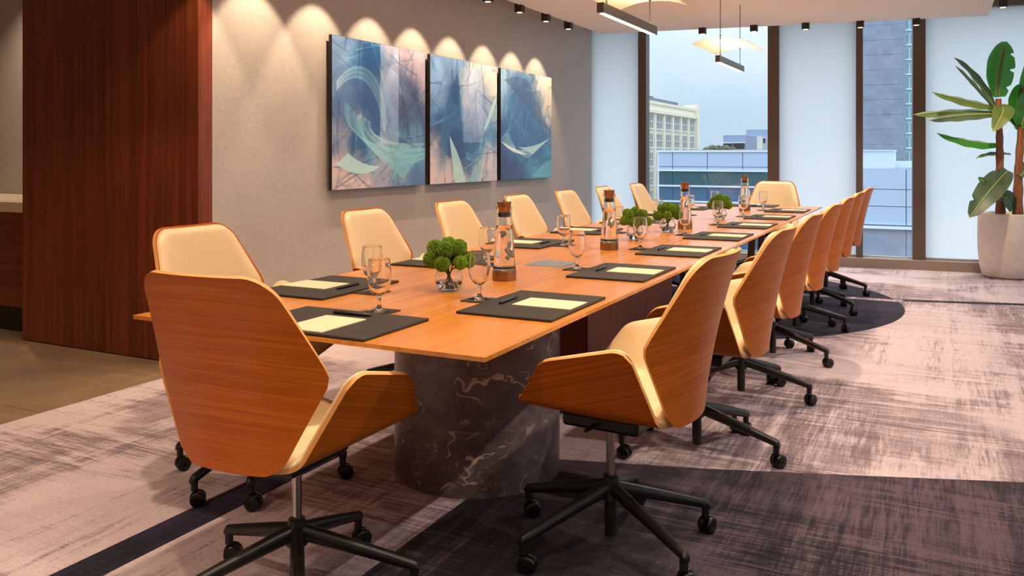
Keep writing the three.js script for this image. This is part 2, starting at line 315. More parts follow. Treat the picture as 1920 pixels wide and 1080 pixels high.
// ================================================================ THE TABLE
const TX0 = -2.29, TX1 = -1.02, TZ0 = -1.887, TZ1 = -8.83, TOP = 0.74, TCX = (TX0 + TX1) / 2;
{
  const t = thing('conference_table', 'long honey oak conference table on a marble drum', 'table', [TCX, 0, TZ0]);
  const w = (TX1 - TX0) / 2, L = TZ0 - TZ1;
  const g = box(-w, w, TOP - 0.012, TOP, -L, 0, 1.6, true);
  part('tabletop', g, M.table, t);
  // knife-edge underside
  const i = 0.14, y0 = TOP - 0.012, y1 = TOP - 0.042;
  const q = []; const A = [[-w, y0, 0], [w, y0, 0], [w, y0, -L], [-w, y0, -L]], B = [[-w + i, y1, -i], [w - i, y1, -i], [w - i, y1, -L + i], [-w + i, y1, -L + i]];
  for (let k = 0; k < 4; k++) { const n = (k + 1) % 4; q.push(...A[k], ...B[k], ...A[n], ...B[k], ...B[n], ...A[n]); }
  q.push(...B[0], ...B[3], ...B[1], ...B[1], ...B[3], ...B[2]);
  const ug = new THREE.BufferGeometry(); ug.setAttribute('position', new THREE.Float32BufferAttribute(q, 3)); ug.computeVertexNormals();
  part('underside', uvm(ug, 1.6, true), M.table, t);
  const drum = new THREE.CylinderGeometry(0.33, 0.33, y1, 96, 1, false).translate(0, y1 / 2, -3.0 - TZ0);
  part('marble_drum', drum, M.marble, t, 'dark brown marble drum with pale veins');
  part('box_pedestal', box(-0.19, 0.155, 0, y1, -5.25 - TZ0, -3.81 - TZ0, 1.6, true), M.darkWood, t, 'dark wood box pedestal');
  const leg = (x, z, dx, dz) => { const m = part('trestle_leg', new THREE.BoxGeometry(0.05, 0.72, 0.03), M.mullion, t, 'brown metal trestle leg'); m.position.set(x + dx * 0.35, y1 / 2, z + dz * 0.35); m.rotation.set(-dz * 0.5, 0, -dx * 0.5); m.scale.y = 0.98; };
  for (const s of [-1, 1]) { leg(s * 0.3, -6.9 - TZ0, s * 0.1, 0.3); leg(s * 0.3, -7.15 - TZ0, s * 0.1, -0.3); }
  // flush cable hatch
  const h = part('cable_hatch', rbox(-0.06 - 0.0, 0.14, TOP - 0.004, TOP + 0.0015, -3.76 - TZ0, -3.55 - TZ0, 0.001), std({ color: 0x7d8488, roughness: 0.35, metalness: 0.6 }), t, 'grey metal cable hatch');
  for (const k of [0, 1]) part('flap', rbox(-0.05, 0.13, TOP + 0.0012, TOP + 0.003, -3.655 - TZ0 + (k ? 0.004 : -0.094), -3.655 - TZ0 + (k ? 0.094 : -0.004), 0.001), std({ color: 0x9aa3a8, roughness: 0.3, metalness: 0.6 }), h);
}

// ================================================================ CHAIRS
const smin = (a, b, k) => { const h = clamp(0.5 + 0.5 * (b - a) / k); return lerp(b, a, h) - k * h * (1 - h); };
const quad3 = (x, x0, y0, x1, y1, x2, y2) => y0 * (x - x1) * (x - x2) / ((x0 - x1) * (x0 - x2)) + y1 * (x - x0) * (x - x2) / ((x1 - x0) * (x1 - x2)) + y2 * (x - x0) * (x - x1) / ((x2 - x0) * (x2 - x1));
const HB = 0.45, HW = 0.698, HT = 0.958, WB = 0.152, WW = 0.284, WT = 0.2;
function backPoint(u, v, inset = 0) {
  const b0 = HB + inset, t0 = HT - inset, h = lerp(b0, t0, v);
  let W = smin(WB + (h - HB) * (WW - WB) / (HW - HB), WW + (h - HW) * (WT - WW) / (HT - HW), 0.02) - inset;
  for (const [d, r] of [[h - (t0 - 0.06), 0.06], [(b0 + 0.045) - h, 0.045]]) if (d > 0) W -= r - Math.sqrt(Math.max(0, r * r - d * d));
  const s = (u * 2 - 1) * W;
  const zc = quad3(h, HB, -0.287, HW, -0.33, HT, -0.398), k = quad3(h, HB, 0.068, HW, 0.081, HT, 0.049);
  return V(s, h, zc + k * (s / 0.25) * (s / 0.25));
}
const cosv = n => j => 0.5 - 0.5 * Math.cos(Math.PI * j / n);
const A3 = V(0.335, 0.71, -0.196), B3 = V(0.334, 0.645, 0.078), C3 = V(0.29, 0.497, 0.18), D3 = V(0.188, 0.452, -0.236);
function seatPoint(u, v) {                                           // u rear to front, v from one arm top over the bottom to the other
  const half = v < 0.5 ? v * 2 : (1 - v) * 2, sg = v < 0.5 ? 1 : -1;
  const T = A3.clone().lerp(B3, u), L = D3.clone().lerp(C3, u), Cc = V(0, lerp(0.448, 0.445, u) - 0.03 * Math.sin(Math.PI * u), lerp(-0.276, 0.215, u));
  let drop = 0; const rr = 0.18, rf = 0.1;
  if (u < rr) drop = 0.17 * (1 - Math.sqrt(1 - ((rr - u) / rr) ** 2)); if (u > 1 - rf) drop = 0.12 * (1 - Math.sqrt(Math.max(0, 1 - ((u - 1 + rf) / rf) ** 2)));
  const top = T.lerp(L, drop), P0 = L.clone().lerp(top, 0.16), P2 = L.clone().lerp(Cc, 0.3);
  let p;
  if (half < 0.45) p = top.clone().lerp(P0, half / 0.45);
  else if (half < 0.75) { const t = (half - 0.45) / 0.3; p = P0.clone().multiplyScalar((1 - t) * (1 - t)).addScaledVector(L, 2 * t * (1 - t)).addScaledVector(P2, t * t); }
  else p = P2.clone().lerp(Cc, (half - 0.75) / 0.25);
  p.x *= sg; return p;
}
const edgeFade = (u, v, a = 0.07, b = 0.05) => Math.sqrt(clamp(Math.min(u / a, (1 - u) / a, v / b, (1 - v) / b)));
const GEO = {};
{
  const b = sheet((u, v) => backPoint(u, v), 24, 30, 0, 0.012, 1, undefined, cosv(30)); GEO.backFace = b.face; GEO.backRim = b.rim;
  const p = sheet((u, v) => backPoint(u, v, 0.009), 24, 30, 0.012, (u, v) => 0.016 + 0.026 * edgeFade(u, v), 1, cosv(24), cosv(30)); GEO.pad = merge([p.face, p.rim]);
  const s = sheet(seatPoint, 20, 48, 0, 0.012, -1); GEO.seatFace = s.face; GEO.seatRim = s.rim;
  const c = sheet(seatPoint, 20, 48, 0.012, (u, v) => { const h = v < 0.5 ? v * 2 : (1 - v) * 2; return 0.016 + edgeFade(u, v, 0.06, 0.03) * (0.012 + 0.042 * sst(0.45, 0.8, h)); }, -1, cosv(20)); GEO.cushion = merge([c.face, c.rim]);
  for (const k of ['backFace', 'backRim', 'seatFace', 'seatRim', 'pad', 'cushion']) { const uv = GEO[k].attributes.uv; for (let i = 0; i < uv.count; i++) uv.setXY(i, uv.getX(i) / (k === 'pad' || k === 'cushion' ? 0.3 : 1.1), uv.getY(i) / (k === 'pad' || k === 'cushion' ? 0.3 : 1.1)); }
  // five-star base: one leg along +x
  const ring = [];
  for (let i = 0; i <= 8; i++) { const t = i / 8; ring.push([lerp(0.012, 0.338, t), lerp(0.186, 0.098, Math.pow(t, 1.05)), lerp(0.025, 0.0165, t), lerp(0.019, 0.0145, t)]); }
  const pos = [], idx = [], N = 12;
  ring.push([0.347, 0.092, 0.012, 0.012]);
  for (const [x, y, ry, rz] of ring) for (let k = 0; k < N; k++) { const a = k / N * 2 * Math.PI; pos.push(x, y + ry * Math.sin(a), rz * Math.cos(a)); }
  for (let i = 0; i < ring.length - 1; i++) for (let k = 0; k < N; k++) { const a = i * N + k, b2 = i * N + (k + 1) % N; idx.push(a, b2, a + N, b2, b2 + N, a + N); }
  const last = (ring.length - 1) * N; for (let k = 1; k < N - 1; k++) idx.push(last, last + k, last + k + 1);
  const lg = new THREE.BufferGeometry(); lg.setAttribute('position', new THREE.Float32BufferAttribute(pos, 3)); lg.setIndex(idx); lg.computeVertexNormals(); lg.setAttribute('uv', new THREE.Float32BufferAttribute(new Float32Array(pos.length / 3 * 2), 2));
  const fix = g => { if (g.index) g = g.toNonIndexed(); return g; };
  GEO.leg = merge([fix(lg), fix(cyl(0.0125, 0.0125, 0.058, 0.105, 14).translate(0.333, 0, 0))]);
  const wheel = z => lathe([[0.004, -0.010], [0.022, -0.010], [0.027, -0.006], [0.028, 0], [0.027, 0.006], [0.022, 0.010], [0.004, 0.010]], 20).rotateX(Math.PI / 2).translate(0, 0.028, z);
  GEO.caster = merge([wheel(-0.0135), wheel(0.0135), new THREE.CylinderGeometry(0.0285, 0.0285, 0.006, 20, 1, false, -Math.PI * 0.75, Math.PI).rotateX(Math.PI / 2).translate(0, 0.03, 0), new THREE.CylinderGeometry(0.006, 0.006, 0.03, 10).translate(-0.012, 0.056, 0)]);
}
function makeChair(label) {
  const c = thing('swivel_chair', label, 'chair', [0, 0, 0], 0, 'swivel chairs around the table');
  const shell = part('backrest_shell', GEO.backFace, M.oak, c, 'oak veneer back shell'); part('veneer_edge', GEO.backRim, M.oakEdge, shell);
  part('backrest_pad', GEO.pad, M.leather, c, 'cream leather back pad');
  const seat = part('seat_shell', GEO.seatFace, M.oak, c, 'oak veneer seat shell with side wings'); part('veneer_edge', GEO.seatRim, M.oakEdge, seat);
  part('seat_cushion', GEO.cushion, M.leather, c, 'cream leather seat and arm lining');
  part('tilt_mechanism', merge([rbox(-0.09, 0.09, 0.388, 0.432, -0.13, 0.13, 0.012), rbox(0.09, 0.17, 0.405, 0.415, 0.0, 0.014, 0.004)]), M.black, c);
  part('gas_lift', cyl(0.0135, 0.0135, 0.2, 0.4), M.chrome, c, 'chrome gas lift');
  part('column', merge([cyl(0.0195, 0.0195, 0.035, 0.215), cyl(0.03, 0.024, 0.15, 0.222), cyl(0.019, 0.019, 0.22, 0.228)]), M.black, c);
  for (let k = 0; k < 5; k++) { const l = part(numPart('leg', k), GEO.leg, M.black, c); l.rotation.y = k * 2 * Math.PI / 5; const w = part('caster', GEO.caster, M.blackPlastic, l, undefined, [0.333, 0, 0]); w.rotation.y = k * 1.7 + 0.6; w.translateX(0.012); }
  return c;
}
const ORD = ['first', 'second', 'third', 'fourth', 'fifth', 'sixth', 'seventh'];
let chair0 = null;
function placeChair(label, x, z, turn, phase) {
  let c; if (!chair0) { c = chair0 = makeChair(label); c.position.set(x, 0, z); c.rotation.y = turn; } else c = copyOf(chair0, label, [x, 0, z], turn);
  c.children.filter(o => o.name.startsWith('leg')).forEach((l, k) => { l.rotation.y = -phase - turn - k * 2 * Math.PI / 5; });
}
const RZ = [-2.586, -3.56, -4.46, -5.4, -6.32, -7.22, -8.15], LZ = [-2.54, -3.7, -4.61, -5.53, -6.42, -7.31, -8.25];
placeChair('oak backed swivel chair at the table end nearest the marble drum', -1.622, -1.885, Math.PI + 0.042, 0.838);
RZ.forEach((z, i) => placeChair(`${ORD[i]} oak swivel chair from the marble drum, table side facing the artwork`, i ? -0.91 : -0.94, z, -Math.PI / 2 - (i ? 0.04 : 0.072), 0.856 + [0, 0.35, 0.5, 0.2, 0.75, 0.1, 0.4][i]));
LZ.forEach((z, i) => placeChair(`${ORD[i]} cream leather swivel chair from the marble drum, table side below the artwork`, -2.37, z, Math.PI / 2 + 0.02, 0.3 + [0, 0.35, 0.9, 0.2, 0.65, 0.1, 0.4][i]));
placeChair('cream leather swivel chair at the table end beside the windows', -1.6, -9.3, 0, 0.5);

// ================================================================ PLACE SETTINGS
const PADG = new RoundedBoxGeometry(0.335, 0.009, 0.475, 2, 0.003).translate(0, 0.0045, 0), NOTEG = new RoundedBoxGeometry(0.21, 0.0035, 0.15, 1, 0.0006).translate(0, 0.00175, 0), COASTG = new RoundedBoxGeometry(0.1, 0.004, 0.1, 2, 0.0015).translate(0, 0.002, 0);
const penBody = lathe([[0, -0.072], [0.0015, -0.072], [0.0045, -0.058], [0.005, -0.02], [0.005, 0.066], [0.0042, 0.07], [0, 0.07]], 14).rotateX(Math.PI / 2), penClip = rbox(-0.0012, 0.0012, 0.0048, 0.0066, 0.022, 0.066, 0.0004, 1);
const embossG = new THREE.TorusGeometry(0.006, 0.0005, 6, 20).rotateX(Math.PI / 2);
const gobletG = (() => {
  const o = [[0, 0], [0.038, 0], [0.04, 0.0015], [0.039, 0.003], [0.02, 0.0065], [0.009, 0.012], [0.0065, 0.02], [0.006, 0.032], [0.0075, 0.04], [0.0068, 0.046], [0.009, 0.051], [0.02, 0.058], [0.031, 0.071], [0.0375, 0.09], [0.0392, 0.108], [0.0385, 0.13], [0.036, 0.152], [0.0345, 0.168]];
  const i = [[0.0335, 0.1685], [0.0327, 0.167], [0.0345, 0.152], [0.0368, 0.13], [0.0375, 0.108], [0.0358, 0.091], [0.0295, 0.073], [0.019, 0.061], [0.008, 0.0555], [0, 0.0545]];
  return lathe([...o, ...i], 40);
})();
const proto = {};
function put(kind, make, label, pos, turn) { if (!proto[kind]) { proto[kind] = make(label); proto[kind].position.set(...pos); proto[kind].rotation.y = turn; return proto[kind]; } return copyOf(proto[kind], label, pos, turn); }
function setting(where, x, z, turn) {                               // local: sitter on the +x side, table centre on the -x side
  const at = (lx, lz) => [x + lx * Math.cos(turn) + lz * Math.sin(turn), z - lx * Math.sin(turn) + lz * Math.cos(turn)];
  let p = at(0, 0);
  put('pad', l => { const t = thing('desk_pad', l, 'desk pad', [0, 0, 0], 0, 'leather desk pads'); part('pad', PADG, M.padLeather, t); part('embossed_mark', embossG, M.gasket, t, undefined, [0.135, 0.009, -0.2]); return t; }, 'dark brown leather desk pad ' + where, [p[0], TOP, p[1]], turn);
  p = at(0.052, -0.01);
  put('note', l => { const t = thing('notepad', l, 'notepad', [0, 0, 0], 0, 'cream notepads'); part('paper', NOTEG, M.paper, t); return t; }, 'cream paper notepad on the desk pad ' + where, [p[0], TOP + 0.009, p[1]], turn);
  p = at(-0.097, 0.0);
  put('pen', l => { const t = thing('pen', l, 'pen', [0, 0, 0], 0, 'black pens'); part('barrel', penBody, M.blackPlastic, t); part('clip', penClip, M.black, t); return t; }, 'slim black pen on the desk pad ' + where, [p[0], TOP + 0.014, p[1]], turn + 0.03);
  p = at(-0.219, -0.015);
  put('coaster', l => { const t = thing('coaster', l, 'coaster', [0, 0, 0], 0, 'square coasters'); part('leather', COASTG, M.padLeather, t); return t; }, 'square dark coaster under the goblet ' + where, [p[0], TOP, p[1]], turn);
  put('goblet', l => { const t = thing('water_goblet', l, 'goblet', [0, 0, 0], 0, 'water goblets'); part('glass', gobletG, M.glass, t); return t; }, 'clear stemmed water goblet ' + where, [p[0], TOP + 0.004, p[1]], turn);
}
const SZ = k => -2.605 - 0.9 * k;
for (let k = 0; k < 7; k++) setting(`${ORD[k]} from the marble drum, side facing the artwork`, -1.218, SZ(k), 0);
for (let k = 0; k < 7; k++) setting(`${ORD[k]} from the marble drum, side below the artwork`, 2 * TCX + 1.218, SZ(k), Math.PI);
setting('at the table end over the marble drum', -1.635, -2.06, -Math.PI / 2);
setting('at the table end beside the windows', -1.66, -8.66, Math.PI / 2);

// carafes
const carafeG = lathe([[0.0, 0.04], [0.0475, 0.04], [0.0475, 0.05], [0.0455, 0.06], [0.040, 0.13], [0.0345, 0.2], [0.031, 0.24], [0.0305, 0.262], [0.032, 0.285], [0.0335, 0.296], [0.0325, 0.297], [0.0305, 0.285], [0.0288, 0.262], [0.0293, 0.24], [0.0328, 0.2], [0.0383, 0.13], [0.0437, 0.062], [0.043, 0.052], [0, 0.05]], 40);
const waterG = (() => { const g = lathe([[0, 0.0495], [0.0434, 0.0518], [0.0441, 0.062], [0.0387, 0.13], [0.0332, 0.2], [0.0313, 0.222], [0, 0.222]], 40); return g; })();
const iceG = (() => { const r = rng(5), l = []; for (let i = 0; i < 9; i++) { const g = new RoundedBoxGeometry(0.018, 0.02, 0.018, 2, 0.005); g.rotateX(r() * 3).rotateY(r() * 3); const y = 0.085 + i * 0.0145, m = lerp(0.026, 0.014, i / 9); g.translate((r() - 0.5) * m, y, (r() - 0.5) * m); l.push(g); } return merge(l); })();
function makeCarafe(l) {
  const t = thing('water_carafe', l, 'carafe', [0, 0, 0], 0, 'water carafes on the table');
  part('base', lathe([[0, 0], [0.048, 0], [0.0495, 0.002], [0.0495, 0.038], [0.048, 0.04], [0, 0.04]], 40), M.copper, t, 'copper base');
  part('glass_body', carafeG, M.glass, t); part('water', waterG, M.water, t);
  part('stopper', lathe([[0, 0.274], [0.0235, 0.274], [0.0295, 0.318], [0.0285, 0.32], [0.0265, 0.316], [0, 0.312]], 36), M.copper, t, 'copper stopper');
  part('gasket', lathe([[0, 0.256], [0.023, 0.256], [0.0285, 0.259], [0.024, 0.263], [0.0285, 0.267], [0.0245, 0.274], [0, 0.274]], 30), M.gasket, t);
  part('stopper_pin', cyl(0.003, 0.003, 0.312, 0.328, 10), M.copper, t);
  return t;
}
[[-1.585, -3.1, 'beside the cable hatch'], [-1.585, -4.34, 'just before the second vase of flowers'], [-1.56, -5.78, 'just behind the third vase of flowers'], [-1.58, -7.9, 'nearest the windows']].forEach(([x, z, w], i) => put('carafe', makeCarafe, 'glass water carafe with copper stopper ' + w, [x, TOP, z], i * 0.8));
// vases of green round blooms
const bloomG = [3, 4].map(s => { const g = new THREE.IcosahedronGeometry(0.0275, 17), p = g.attributes.position, m = new Map(), r = rng(s); for (let i = 0; i < p.count; i++) { const k = [p.getX(i), p.getY(i), p.getZ(i)].map(q => q.toFixed(5)).join(); if (!m.has(k)) m.set(k, 0.74 + 0.42 * r()); const f = m.get(k); p.setXYZ(i, p.getX(i) * f, p.getY(i) * f, p.getZ(i) * f); } g.computeVertexNormals(); return g; });
function makeVase(l, seed) {
  const r = rng(seed), t = thing('flower_vase', l, 'vase', [0, 0, 0], 0, 'vases of green flowers');
  part('bowl', lathe([[0, 0.0], [0.026, 0], [0.033, 0.003], [0.047, 0.02], [0.0535, 0.042], [0.051, 0.062], [0.042, 0.08], [0.036, 0.09], [0.0345, 0.0905], [0.034, 0.089], [0.0395, 0.08], [0.0485, 0.062], [0.051, 0.042], [0.045, 0.0215], [0.031, 0.0055], [0, 0.005]], 40), M.glass, t, 'round clear glass bowl');
  part('water', lathe([[0, 0.0045], [0.0316, 0.005], [0.0456, 0.0212], [0.0503, 0.036], [0, 0.036]], 40), M.water, t);
  const spots = [[0, 0.172, 0]]; for (let i = 0; i < 5; i++) { const a = i * 1.257 + r() * 0.5; spots.push([0.05 * Math.cos(a), 0.144 + r() * 0.02, 0.05 * Math.sin(a)]); } for (let i = 0; i < 7; i++) { const a = i * 0.898 + 0.4 + r() * 0.3; spots.push([0.073 * Math.cos(a), 0.104 + r() * 0.02, 0.073 * Math.sin(a)]); }
  spots.forEach(([x, y, z], i) => { const s = 0.88 + 0.24 * r(); const b = part(numPart('bloom', i), bloomG[i % 2], i % 3 ? M.bloom : M.bloom2, t, undefined, [x, y, z]); b.scale.setScalar(s); b.rotation.set(r() * 6, r() * 6, r() * 6);
    const a = r() * 6.28; if (i < 10) part(numPart('stem', i), tube([V(x * 0.8, y - 0.02, z * 0.8), V(x * 0.28, 0.08, z * 0.28), V(-x * 0.35 + 0.006 * Math.cos(a), 0.014, -z * 0.35 + 0.006 * Math.sin(a))], 0.0022, 12, 6), M.stem, t); });
  return t;
}
[[-1.645, -2.76, 'over the marble drum'], [-1.625, -4.9, 'second from the marble drum'], [-1.6, -5.5, 'third from the marble drum'], [-1.545, -6.76, 'nearest the windows']].forEach(([x, z, w], i) => { const v = makeVase('glass bowl of green pompom flowers ' + w, 40 + i); v.position.set(x, TOP, z); v.rotation.y = i; });

// ================================================================ ARTWORK
function artTexture(n) {
  const W = 900, H = 820, cv = document.createElement('canvas'); cv.width = W; cv.height = H; const c = cv.getContext('2d'), r = rng(900 + n);
  const aqua = '196,240,240', teal = '120,196,214';
  const veil = (A, B, col, a, k = 140, wd = 1.2) => { for (let i = 0; i <= k; i++) { const t = i / k; c.strokeStyle = `rgba(${col},${(col === aqua || col === teal ? 1.7 : 1.1) * a * (0.4 + 0.6 * Math.abs(Math.sin(t * 9 + n)))})`; c.lineWidth = wd; c.beginPath(); const q = A.map((p, j) => [lerp(p[0], B[j][0], t) * W, lerp(p[1], B[j][1], t) * H]); c.moveTo(...q[0]); c.bezierCurveTo(...q[1], ...q[2], ...q[3]); c.stroke(); } };
  const blade = (pts, col, a) => { c.fillStyle = `rgba(${col},${a})`; c.beginPath(); c.moveTo(pts[0][0] * W, pts[0][1] * H); for (let i = 1; i < pts.length; i += 2) c.quadraticCurveTo(pts[i][0] * W, pts[i][1] * H, pts[i + 1][0] * W, pts[i + 1][1] * H); c.closePath(); c.fill(); };
  const navy = '14,34,84', blue = '30,98,168';
  // smoky ground: blobs of pigment blended by warped noise
  const P = [[[232, 206, 200], [0.1, 0.95, 0.28]], [[214, 196, 208], [0.92, 0.2, 0.22]], [[120, 158, 206], [0.05, 0.18, 0.2]], [[20, 78, 146], [0.38, 0.5, 0.2]], [[26, 88, 150], [0.36, 0.12, 0.14]], [[24, 42, 92], [0.82, 0.45, 0.2]], [[146, 176, 228], [0.58, 0.42, 0.14]], [[112, 178, 206], [0.75, 0.78, 0.2]], [[66, 104, 164], [0.95, 0.95, 0.16]], [[190, 176, 196], [0.6, 0.97, 0.14]], [[70, 110, 170], [0.1, 0.5, 0.16]]];
  const Q = [[[250, 238, 214], [0.78, 0.06, 0.26]], [[120, 160, 208], [0.08, 0.2, 0.2]], [[12, 62, 130], [0.32, 0.45, 0.2]], [[14, 40, 98], [0.3, 0.68, 0.17]], [[150, 180, 234], [0.66, 0.4, 0.2]], [[226, 206, 206], [0.1, 0.95, 0.2]], [[214, 204, 214], [0.85, 0.95, 0.2]], [[44, 108, 176], [0.9, 0.66, 0.14]], [[26, 96, 160], [0.55, 0.75, 0.14]], [[170, 196, 226], [0.95, 0.4, 0.14]]];
  const R3 = [[[252, 242, 214], [0.9, 0.1, 0.3]], [[8, 76, 150], [0.4, 0.45, 0.24]], [[18, 100, 176], [0.35, 0.62, 0.2]], [[12, 40, 100], [0.18, 0.86, 0.2]], [[70, 170, 210], [0.8, 0.88, 0.2]], [[140, 180, 214], [0.12, 0.12, 0.2]], [[20, 56, 116], [0.6, 0.25, 0.16]], [[16, 88, 160], [0.75, 0.55, 0.14]]];
  const set = [P, Q, R3][n], im = c.createImageData(W, H), S = 700 + n * 50;
  const f1 = field(160, (u, v) => fbm(u * 4, v * 4, 4, 4, S, 5)), f2 = field(160, (u, v) => fbm(u * 4, v * 4, 4, 4, S + 11, 5)), f3 = field(320, (u, v) => fbm(u * 9, v * 9, 9, 9, S + 21, 4));
  for (let j = 0; j < H; j++) for (let i = 0; i < W; i++) {
    const x = i / W, y = j / H, wx = x + (f1(x, y) - 0.5) * 0.55, wy = y + (f2(x, y) - 0.5) * 0.55; let sw = 0, r0 = 0, g0 = 0, b0 = 0;
    for (const [col, [px, py, rad]] of set) { const w = Math.exp(-((wx - px) ** 2 + (wy - py) ** 2) / (rad * rad)) + 1e-4; sw += w; r0 += col[0] * w; g0 += col[1] * w; b0 += col[2] * w; }
    const th = sst(0.9, 1, 1 - Math.abs(2 * f3((wx + 2) % 1, (wy + 2) % 1) - 1)) * 0.16 * sst(0.35, 0.6, f1(y, x)), k = (j * W + i) * 4;
    im.data[k] = lerp(r0 / sw, 14, th); im.data[k + 1] = lerp(g0 / sw, 40, th); im.data[k + 2] = lerp(b0 / sw, 96, th); im.data[k + 3] = 255;
  }
  c.putImageData(im, 0, 0);
  for (let i = 0; i < 95; i++) { // fine smoky threads
    const x = r(), y = r(), a = r() * 6.3, l = 0.2 + r() * 0.5, bend = (r() - 0.5) * 0.25; const p = [[x, y], [x + Math.cos(a) * l * 0.4 - bend * 0.4, y + Math.sin(a) * l * 0.4], [x + Math.cos(a) * l * 0.7 + bend, y + Math.sin(a) * l * 0.7 + bend * 0.5], [x + Math.cos(a) * l, y + Math.sin(a) * l]];
    const w = 0.05 + r() * 0.3; veil(p, p.map(([u, v], k) => [u + w * (k - 1) * (r() - 0.3), v + w * (1.5 - k) * (r() - 0.2)]), r() < 0.66 ? navy : (r() < 0.5 ? blue : teal), 0.06 + r() * 0.12, 46, 1);
  }
  if (n === 0) {
    c.fillStyle = 'rgba(14,74,140,0.5)'; c.fillRect(0.29 * W, 0.02 * H, 0.18 * W, 0.62 * H); c.fillStyle = 'rgba(176,200,240,0.5)'; c.fillRect(0.48 * W, 0, 0.2 * W, 0.7 * H);  // pale upright band paints a window reflection into the print
    veil([[0.04, 0.3], [0.2, 0.1], [0.5, 0.1], [0.55, 0.55]], [[0.04, 0.36], [0.2, 0.2], [0.42, 0.2], [0.52, 0.62]], aqua, 0.10); veil([[0.12, 0.42], [0.05, 0.62], [0.35, 0.75], [1, 0.72]], [[0.3, 0.55], [0.3, 0.75], [0.6, 0.95], [1, 0.8]], teal, 0.24, 220);
    veil([[0.26, 0.5], [0.15, 0.55], [0.3, 0.75], [0.75, 0.95]], [[0.38, 0.55], [0.35, 0.62], [0.5, 0.72], [1, 0.68]], aqua, 0.14, 220); veil([[0.55, 0.15], [0.8, 0.2], [0.95, 0.5], [1, 0.55]], [[0.6, 0.05], [0.9, 0.25], [0.95, 0.4], [1, 0.7]], navy, 0.12, 90);
    blade([[0.03, 0.83], [0.1, 0.8], [0.15, 0.76], [0.3, 0.86], [0.48, 0.85], [0.4, 0.9], [0.28, 0.9], [0.16, 0.9], [0.03, 0.83]], aqua, 0.9); blade([[0.55, 0.84], [0.66, 0.9], [0.74, 0.95], [0.85, 0.85], [0.98, 0.76], [0.8, 0.78], [0.55, 0.84]], teal, 0.55);
  } else if (n === 1) {
    blade([[0.38, 0.1], [0.16, 0.4], [0.14, 0.72], [0.3, 0.85], [0.46, 0.8], [0.44, 0.4], [0.38, 0.1]], '16,72,138', 0.6); c.fillStyle = 'rgba(178,198,240,0.5)'; c.fillRect(0.46 * W, 0.05 * H, 0.3 * W, 0.62 * H);
    veil([[0.18, 0.85], [0.05, 0.4], [0.3, 0.3], [0.5, 0.4]], [[0.25, 0.9], [0.2, 0.45], [0.35, 0.5], [0.62, 0.75]], teal, 0.10, 120); veil([[0.5, 0.75], [0.7, 0.82], [0.75, 0.6], [1, 0.2]], [[0.5, 0.8], [0.7, 0.9], [0.85, 0.75], [1, 0.5]], teal, 0.12, 140);
    blade([[0.26, 0.62], [0.3, 0.85], [0.34, 1], [0.42, 1, 0], [0.5, 1], [0.42, 0.78], [0.26, 0.62]], aqua, 0.85); blade([[0.78, 0.58], [0.85, 0.4], [1, 0.25], [0.96, 0.38], [0.9, 0.45], [0.86, 0.52], [0.78, 0.58]], aqua, 0.8); blade([[0.5, 1], [0.66, 0.88], [0.76, 0.8], [0.74, 0.95], [0.68, 1], [0.6, 1], [0.5, 1]], teal, 0.6);
  } else {
    blade([[0.05, 0.1], [0.4, 0.0], [0.55, 0.1], [0.7, 0.3], [1, 0.55], [0.8, 0.5], [0.6, 0.4], [0.3, 0.2], [0.05, 0.1]], navy, 0.35);
    veil([[0.1, 0.3], [0.2, 0.1], [0.4, 0.15], [0.42, 0.5]], [[0.05, 0.45], [0.3, 0.2], [0.3, 0.3], [0.3, 0.6]], teal, 0.08, 90); veil([[0, 0.64], [0.2, 0.8], [0.6, 0.72], [0.98, 0.6]], [[0.12, 0.55], [0.3, 0.8], [0.5, 0.85], [0.6, 0.76]], aqua, 0.16, 170);
    blade([[0.3, 0.7], [0.6, 0.72], [0.98, 0.6], [0.8, 0.68], [0.6, 0.77], [0.5, 0.74], [0.3, 0.7]], aqua, 0.85); blade([[0, 0.65], [0.2, 0.78], [0.5, 0.77], [0.3, 0.74], [0, 0.65], [0, 0.65], [0, 0.65]], '240,250,250', 0.9); blade([[0.6, 0.98], [0.8, 0.85], [1, 0.82], [1, 0.9], [1, 1], [0.8, 1], [0.6, 0.98]], '120,206,226', 0.7);
  }
  const t = new THREE.CanvasTexture(cv); t.colorSpace = THREE.SRGBColorSpace; return t;
}
[[4.832, 6.058, 'with a pale teal sweep, beside the dark wood portal'], [6.135, 7.357, 'with a pointed aqua spike, middle one of three'], [7.436, 8.662, 'with a deep blue dome and white swoosh, beside the windows']].forEach(([a, b, w], i) => {
  const t = thing('wall_art', 'blue abstract art panel ' + w, 'artwork', [WALLX, 1.55, -(a + b) / 2], 0, 'abstract art panels');
  const hw = (b - a) / 2, hh = 0.553;
  part('panel', rbox(0.03, 0.058, -hh, hh, -hw, hw, 0.002), std({ color: 0x1c1916, roughness: 0.5 }), t);
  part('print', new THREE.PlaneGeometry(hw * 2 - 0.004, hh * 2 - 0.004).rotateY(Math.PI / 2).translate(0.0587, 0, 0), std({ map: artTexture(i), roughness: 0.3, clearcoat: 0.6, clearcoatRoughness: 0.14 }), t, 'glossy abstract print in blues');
  part('hanging_cleat', box(0, 0.03, -hh + 0.1, hh - 0.1, -hw + 0.1, hw - 0.1), M.black, t);
});

